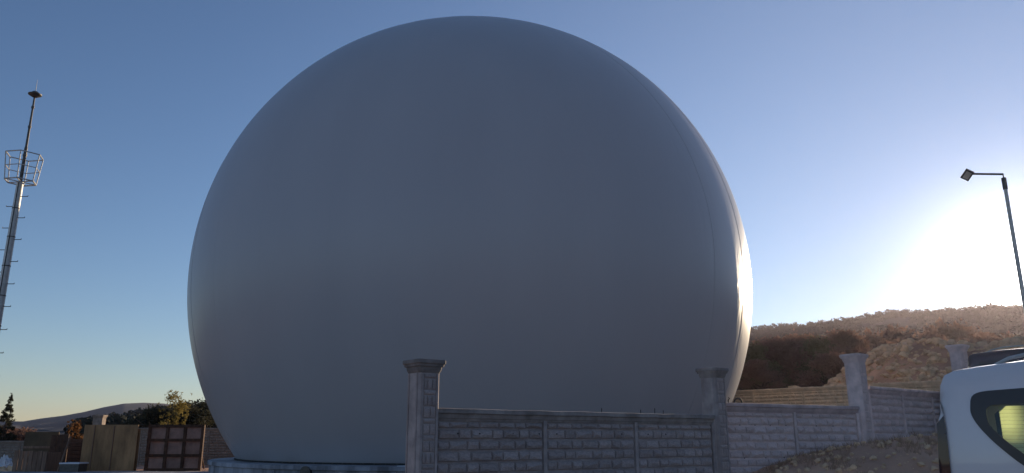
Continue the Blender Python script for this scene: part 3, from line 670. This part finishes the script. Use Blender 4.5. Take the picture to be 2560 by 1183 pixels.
# crumpled white sheeting
def crumple(name, x, y, z, sx, sy, sz, mt, label, cat, seed=1):
    m_ = MB(); rr = random.Random(seed); n1, n2 = 10, 18; vv = [(0, 0, sz * .9)]; ff = []
    for a_ in range(1, n1 + 1):
        for b_ in range(n2):
            t = a_ / n1; an = 2 * math.pi * b_ / n2; k_ = 1 + rr.uniform(-.18, .18)
            vv.append((math.cos(an) * t * sx * k_, math.sin(an) * t * sy * k_, max(0, sz * (1 - t * t) * (1 + rr.uniform(-.5, .4)))))
    for b_ in range(n2): ff.append((0, 1 + b_, 1 + (b_ + 1) % n2))
    for a_ in range(n1 - 1):
        for b_ in range(n2):
            p = 1 + a_ * n2; ff.append((p + b_, p + n2 + b_, p + n2 + (b_ + 1) % n2, p + (b_ + 1) % n2))
    m_.v = vv; m_.f = ff; o_ = m_.build(name, M[mt]); o_.location = (x, y, z); return tag(o_, label, cat)
p_ = V(20, 1170, 33); crumple('plastic_sheet', p_[0], p_[1], p_[2], .42, .3, .42, 'plastic', 'crumpled white plastic sheet lying by the low wall, bottom left', 'plastic sheet')
p_ = V(30, 1188, 31); crumple('earth_heap', p_[0], p_[1], p_[2] - .1, 1.6, 1.2, .35, 'rock', 'low heap of earth in front of the white plastic sheet', 'heap', 5)
# pale concrete kerb strip in the yard in front of the formwork
tag(link('yard_slab', (lambda m_: (m_.box((-20.5, 28.2, -.02), (-9.9, 29.7, .06)), m_.mesh('yard_slab', M['ring']))[1])(MB())), kind='structure')

# ------------------------------------------------------------------ vegetation
def leaves(rng, centres, radii, n, size, squash=.8):
    c = np.asarray(centres); r = np.asarray(radii); w = r ** 2; idx = rng.choice(len(c), n, p=w / w.sum())
    d = rng.normal(size=(n, 3)); d /= np.linalg.norm(d, axis=1)[:, None]; rad = r[idx] * (rng.random(n) ** .45) * (1 + .18 * rng.normal(size=n))
    p = c[idx] + d * rad[:, None] * np.array([1, 1, squash])
    a = rng.normal(size=(n, 3)); a /= np.linalg.norm(a, axis=1)[:, None]; b = np.cross(a, rng.normal(size=(n, 3))); b /= np.linalg.norm(b, axis=1)[:, None]
    s = size * (.6 + .8 * rng.random(n))[:, None]
    v_ = np.stack([p - a * s, p - b * s * .5, p + a * s, p + b * s * .5], 1).reshape(-1, 3); return v_
def crown_mesh(name, seed, w, h, n, size, mt, lumps=22, z0=.25, spiky=0, cone=False):
    rng = np.random.default_rng(seed); cs = []; rs_ = []
    for k in range(lumps):
        t = rng.random(); z = h * (z0 + (1 - z0) * t * .92); env = w / 2 * (math.sin(math.pi * min(1, .18 + .80 * t)) ** .6)
        an = rng.random() * 6.28; q_ = env * rng.random() ** .5 * .85; cs.append((q_ * math.cos(an), q_ * math.sin(an), z)); rs_.append(w * rng.uniform(.10, .20))
    if spiky:
        for k in range(spiky):
            an = rng.random() * 6.28; tl = rng.uniform(.05, .30); L_ = h * rng.uniform(.6, 1.0)
            for s_ in range(9):
                t = .25 + .75 * s_ / 8; cs.append((math.cos(an) * tl * L_ * t, math.sin(an) * tl * L_ * t, L_ * t)); rs_.append(w * .085 * (1.3 - t * .9))
    if cone:
        cs = []; rs_ = []
        for k in range(170):
            t = rng.random() ** .8; z = h * (.06 + .92 * t); q_ = w / 2 * (1.02 - t) * (.5 + .5 * rng.random()); an = rng.random() * 6.28; cs.append((q_ * math.cos(an) + .12 * t * h * .25, q_ * math.sin(an), z + q_ * .25)); rs_.append(w * .12 * (1.25 - t))
    v_ = leaves(rng, cs, rs_, n, size); v_[:, 2] = np.maximum(v_[:, 2], .02)
    return mesh_np(name, v_, np.arange(len(v_)), 4, mt)
def limbs(seed, h, w, r):
    rr = random.Random(seed); mb = MB(); top = (rr.uniform(-.1, .1) * w, rr.uniform(-.1, .1) * w, h * .6)
    mb.tube([(0, 0, -.3), (top[0] * .4, top[1] * .4, h * .3), top], [r, r * .8, r * .4], 8)
    for k in range(7):
        an = rr.random() * 6.28; z = h * rr.uniform(.15, .5); e = (math.cos(an) * w * .35, math.sin(an) * w * .35, min(h * .85, z + h * rr.uniform(.2, .4)))
        mb.tube([(top[0] * z / h, top[1] * z / h, z), (e[0] * .5, e[1] * .5, (z + e[2]) / 2 + .05 * h), e], [r * .45, r * .3, r * .1], 6)
    return mb.mesh('trunk', M['bark'], True)
KIND = {}
def tree(kind, name, x, y, s, label, cat='tree', group=None, sink=.1, zabs=None):
    cm, tm = KIND[kind]; o = empty(name, (x, y, (hz(x, y) if zabs is None else zabs) - sink), random.uniform(0, 6.28), label, cat, group); o.scale = s if isinstance(s, tuple) else (s, s, s)
    link('crown', cm, o); link('trunk', tm, o); return o
for k in range(4): KIND['oak%d' % k] = (crown_mesh('crown', 10 + k, 4.2, 4.4, 15000, .085, M[('leaf_olive', 'leaf_oak', 'leaf_dark', 'leaf_oak')[k]], 30, .10), limbs(k, 4.2, 4, .14))
for k in range(3): KIND['bush%d' % k] = (crown_mesh('crown', 30 + k, 2.4, 1.9, 4500, .075, M['leaf_oak'], 16, .05), limbs(20 + k, 1.7, 2.2, .06))
for k in range(2): KIND['dark%d' % k] = (crown_mesh('crown', 80 + k, 4.2, 4.4, 12000, .075, M['leaf_black'], 30, .10), limbs(k, 4.2, 4, .14))
KIND['conifer'] = (crown_mesh('crown', 50, 1.5, 4.0, 9000, .045, M['leaf_black'], cone=True), limbs(30, 3.8, 1, .09))
KIND['yellow'] = (crown_mesh('crown', 60, 1.6, 2.6, 7000, .038, M['leaf_yellow'], 8, .05, spiky=18), limbs(31, 2.2, 1.4, .05))
KIND['orange'] = (crown_mesh('crown', 61, 1.5, 1.7, 3000, .06, M['leaf_orange'], 12, .05, spiky=4), limbs(32, 1.5, 1.2, .05))
# dark thicket behind the rear wall, right of the dome
lab = ['dark evergreen oak touching the right edge of the dome', 'low dark oak behind the beige wall next to the dome', 'broad dark tree in the middle of the thicket behind the beige wall',
       'dense brown oak behind the middle wall bay', 'rounded tree with paler top above the pale pillar', 'tall brown green tree directly behind the pale pillar', 'dark bushy tree filling the gap left of the rubble mound', 'shadowy oak at the foot of the rubble mound']
for k, (px, py, Yd, s) in enumerate([(1885, 862, 44, 1.0), (1905, 900, 37, .72), (1960, 838, 47, 1.20), (2015, 832, 50, 1.3), (2060, 850, 46, 1.1), (2128, 826, 52, 1.35), (2170, 862, 47, 1.0), (2100, 880, 42, .9)]):
    x, y, z = V(px, py, Yd); gz = hz(x, y); h = z - gz + .1; sc = h / 4.3
    tree('oak%d' % (k % 4), 'oak_tree', x, y, (max(sc * 1.05, s), max(sc * 1.05, s), sc), lab[k], group='thicket behind the rear wall')
lab = ['bush on the slope just above the left end of the rubble mound', 'dark upright bush above the rubble mound', 'pale brown bush on the hillside above the far pillar', 'round bush on the slope left of the white van roof',
       'large bush high on the slope, nearest the sun glare', 'low bush at the crest of the rubble mound', 'bush in the glare above the dark van', 'wide bush on the slope between pillar and mound', 'small bush halfway up the sunlit hillside', 'bush by the right picture edge in the haze']
for k, (px, py, Yd) in enumerate([(2215, 850, 62), (2290, 828, 75), (2370, 835, 70), (2330, 845, 60), (2395, 812, 95), (2260, 862, 52), (2470, 835, 72), (2200, 838, 80), (2440, 820, 105), (2535, 825, 80)]):
    x, y, z = V(px, py, Yd); gz = hz(x, y); h = max(1.2, z - gz + .1); sc = h / 1.9
    tree('bush%d' % (k % 3), 'hill_bush', x, y, (max(1.2, sc * .9), max(1.2, sc * .9), sc), lab[k], 'bush', 'bushes on the slope')
# left side
x, y, _ = V(6, 1100, 42); tree('conifer', 'young_conifer', x, y, (1, 1, .98), 'thin dark conifer at the left picture edge', zabs=-.2)
for k, (px, Yd, h, l) in enumerate([(40, 44, 1.95, 'low dark bush beside the thin conifer'), (72, 45, 1.8, 'dark bush above the olive board'), (0, 43, 1.9, 'dark bush at the foot of the thin conifer')]):
    x, y, _ = V(px, 1100, Yd); tree('bush%d' % k, 'yard_bush', x, y, (1.1, 1.1, h / 1.9), l, 'bush', zabs=-.1)
x, y, _ = V(188, 1100, 40); tree('orange', 'orange_shrub', x, y, (1, 1, 1.35), 'small orange brown shrub above the leaning pole', 'shrub', zabs=-.1)
x, y, _ = V(302, 1100, 40.5); tree('orange', 'brown_shrub', x, y, (.9, .9, 1.18), 'faded brown shrub right of the small far pillar', 'shrub', zabs=-.1)
x, y, _ = V(430, 1060, 34); tree('yellow', 'yellow_shrub', x, y, (1, 1, 1.28), 'yellow green leafy shrub rising above the square formwork panel', 'shrub', zabs=-.05)
lab = ['dark round tree left of the yellow shrub', 'dark tree between the yellow shrub and the dome', 'dark tree hidden partly by the dome edge', 'dark tree standing low behind the plywood']
for k, (px, py, Yd) in enumerate([(395, 1012, 48), (465, 1008, 50), (520, 1002, 52), (350, 1040, 50)]):
    x, y, z = V(px, py, Yd); sc = (z + .4) / 4.3; tree('dark%d' % (k % 2), 'oak_tree', x, y, (sc * 1.15, sc * 1.15, sc), lab[k], zabs=-.3, group='dark trees left of the dome')
# scrub covering the hills: one mass
M['leaf_hill_left'] = mat('hill_leaf', (.042, .042, .030), .9, scale=.05, var=.3, bump=0, spec=.1)
M['leaf_hill'] = mat('hill_leaf', (.052, .038, .032), .9, scale=.05, var=.3, bump=0, col2=(.030, .022, .021), spec=.1)
def scrub(name, n, azr, rr, sz, leafn, label, seed, mt):
    rng = np.random.default_rng(seed); az = np.radians(rng.uniform(*azr, n)); u = rng.random(n); r = (rr[0] ** 1.3 + u * (rr[1] ** 1.3 - rr[0] ** 1.3)) ** (1 / 1.3)
    x = r * np.sin(az); y = r * np.cos(az); keep = (fbm(x, y, 25, 3, 11) > -.22) & (np.interp(np.degrees(az), [a for a, _ in RIDGE], [b for _, b in RIDGE]) > .016); x, y, r = x[keep], y[keep], r[keep]; z = height(x, y); s = sz * (.5 + rng.random(len(x)) * .9) * (1 + r / 700)
    V_ = []
    for q_ in range(leafn):
        d = rng.normal(size=(len(x), 3)); d /= np.linalg.norm(d, axis=1)[:, None]; c = np.stack([x, y, z + s * .45], 1) + d * (s * .62 * rng.random(len(x)) ** .4)[:, None] * np.array([1.15, 1.15, .75])
        a = rng.normal(size=(len(x), 3)); a /= np.linalg.norm(a, axis=1)[:, None]; b = np.cross(a, rng.normal(size=(len(x), 3))); b /= np.linalg.norm(b, axis=1)[:, None]; t = (s * rng.uniform(.14, .30, len(x)))[:, None]
        V_.append(np.stack([c - a * t, c - b * t * .7, c + a * t, c + b * t * .7], 1).reshape(-1, 3))
    v_ = np.vstack(V_); tag(link(name, mesh_np(name, v_, np.arange(len(v_)), 4, mt)), label, 'scrub', kind='stuff')
scrub('hill_scrub', 2600, (10, 42), (58, 200), 2.2, 60, 'brown scrub covering the lower slope of the right hill', 3, M['leaf_hill'])
scrub('hill_scrub', 15000, (10, 44), (190, 417), 1.15, 22, 'low woodland covering the upper right hill up to its crest', 4, M['leaf_hill'])
scrub('hill_scrub', 5000, (-42, -10), (110, 425), 1.9, 34, 'dark woodland on the hill left of the dome', 6, M['leaf_hill_left'])
# dry weeds and grass on the bank in front of the street wall
def weeds():
    rng = np.random.default_rng(9); V_ = []
    n = 4200; x = rng.uniform(2.6, 9.5, n); y = rng.uniform(10.6, 15.0, n); wy = np.interp(x, [3.3, 6.0, 6.5, 9.6], [12.42, 13.86, 14.5, 17.0]); k = (y < wy - .12) & (fbm(x, y, .9, 3, 2) > -.05); x, y = x[k], y[k]; z = height(x, y)
    for q_ in range(7):
        an = rng.uniform(0, 6.28, len(x)); L_ = rng.uniform(.03, .12, len(x)); t = rng.uniform(.2, .9, len(x)); bx = x + rng.normal(size=len(x)) * .02; by = y + rng.normal(size=len(x)) * .02
        tipx = bx + np.cos(an) * L_ * t; tipy = by + np.sin(an) * L_ * t; w = .003
        V_.append(np.stack([np.stack([bx - w, by, z - .01], 1), np.stack([bx + w, by, z - .01], 1), np.stack([tipx, tipy, z + L_], 1)], 1).reshape(-1, 3))
    v_ = np.vstack(V_); tag(link('dry_weeds', mesh_np('dry_weeds', v_, np.arange(len(v_)), 3, mat('dry_grass', (.42, .26, .16), .9, bump=0))), 'dry weeds and grass on the earth bank before the street wall', 'weeds', kind='stuff')
weeds()
# rocks
def rock_unit(seed):
    rr = np.random.default_rng(seed); t = (1 + 5 ** .5) / 2
    v_ = np.array([(-1, t, 0), (1, t, 0), (-1, -t, 0), (1, -t, 0), (0, -1, t), (0, 1, t), (0, -1, -t), (0, 1, -t), (t, 0, -1), (t, 0, 1), (-t, 0, -1), (-t, 0, 1)], float); v_ /= np.linalg.norm(v_[0])
    v_ *= (1 + rr.uniform(-.28, .28, 12))[:, None]; v_ *= np.array([1, rr.uniform(.7, 1), rr.uniform(.55, .85)])
    f_ = np.array([(0, 11, 5), (0, 5, 1), (0, 1, 7), (0, 7, 10), (0, 10, 11), (1, 5, 9), (5, 11, 4), (11, 10, 2), (10, 7, 6), (7, 1, 8), (3, 9, 4), (3, 4, 2), (3, 2, 6), (3, 6, 8), (3, 8, 9), (4, 9, 5), (2, 4, 11), (6, 2, 10), (8, 6, 7), (9, 8, 1)]); return v_, f_
RU = [rock_unit(k) for k in range(6)]
rng = np.random.default_rng(5)
def rocks(name, x, y, s, label, seed):
    rng = np.random.default_rng(seed); z = height(x, y); VV = []; FF = []; b = 0
    for i_ in range(len(x)):
        u, f_ = RU[rng.integers(6)]; a = rng.random() * 6.28; c_, s_ = math.cos(a), math.sin(a); p = u * s[i_]; VV.append(np.stack([p[:, 0] * c_ - p[:, 1] * s_ + x[i_], p[:, 0] * s_ + p[:, 1] * c_ + y[i_], p[:, 2] + z[i_] + s[i_] * .2], 1)); FF.append(f_ + b); b += 12
    tag(link(name, mesh_np(name, np.vstack(VV), np.vstack(FF).ravel(), 3, M['rock'])), label, 'rubble', kind='stuff')
n = 9000; x = rng.uniform(13, 34, n); y = rng.uniform(23, 38, n); k = ((x - 8.73) * .72 + (y - 30.7) * .70) > .5; x, y = x[k], y[k]; s = .055 + .20 * rng.random(len(x)) ** 3.5
rocks('rubble', x, y, s, 'loose pale stones covering the rubble mound behind the wall', 2)
n = 900; t = rng.uniform(0, 1, n); off = rng.uniform(.35, 3, n); x = 7.75 + 6 * t + off * .72; y = 31.5 - 5.95 * t + off * .70; s = .04 + .12 * rng.random(n) ** 3
rocks('rubble', x, y, s, 'row of small stones along the top of the beige wall', 4)
n = 1500; x = rng.uniform(3.2, 9, n); y = rng.uniform(10.6, 14, n); wy = np.interp(x, [3.3, 6.0, 6.5, 9.6], [12.42, 13.86, 14.5, 17.0]); k = y < wy - .15; x, y = x[k], y[k]; s = .010 + .06 * rng.random(len(x)) ** 3
rocks('rubble', x, y, s, 'small stones and clods on the earth bank before the street wall', 6)
for k, (px, py, Yd, s_, l) in enumerate([(2098, 945, 31.5, .42, 'largest pale boulder on the rear wall terrace, left of the pale pillar'), (1998, 956, 32.0, .20, 'single boulder on the terrace above the beige wall middle'), (1930, 965, 32.5, .24, 'low boulder on the terrace nearest the dome'), (2045, 958, 31.5, .22, 'boulder between the single one and the largest one')]):
    x, y, z = V(px, py, Yd); u, f_ = RU[k]; sc = np.array([1.5, 1, .8]) * s_
    tag(link('boulder', mesh_np('boulder', u * sc, f_.ravel(), 3, M['rock'])), l, 'boulder').location = (x, y, max(hz(x, y), z - s_ * .9))

STN = ['lowest pale stone on the mound crest, just right of the pale pillar', 'second pale stone up the left crest of the rubble mound', 'middle pale stone on the left crest of the rubble mound', 'fourth pale stone up, just below the top of the rubble mound', 'pale stone at the very top of the rubble mound']
for k in range(5):
    t = k / 4; x = 14.45 + 1.75 * t + random.uniform(-.1, .1); y = 31.2 + random.uniform(-.3, .3); u, f_ = RU[k % 6]; s_ = random.uniform(.10, .18)
    o = link('stone', mesh_np('stone', u * s_, f_.ravel(), 3, M['pale_rock']))
    tag(o, STN[k], 'stone', 'pale stones on the mound crest').location = (x, y, hz(x, y) + s_ * .35)
# ------------------------------------------------------------------ haze
hm = bpy.data.materials.new('haze'); hm.use_nodes = True; t = hm.node_tree; t.nodes.clear()
pv = t.nodes.new('ShaderNodeVolumePrincipled'); pv.inputs['Color'].default_value = (.90, .82, .95, 1); pv.inputs['Density'].default_value = .00012; pv.inputs['Anisotropy'].default_value = .74
ou = t.nodes.new('ShaderNodeOutputMaterial'); t.links.new(pv.outputs[0], ou.inputs['Volume'])
zs_ = float(Z.max()) + 8
mb = MB(); mb.box((-2050, -2050, float(Z.min()) - 1.5), (2050, 2050, zs_)); tag(mb.build('haze', hm), 'thin evening haze over the whole valley', 'haze', kind='stuff')
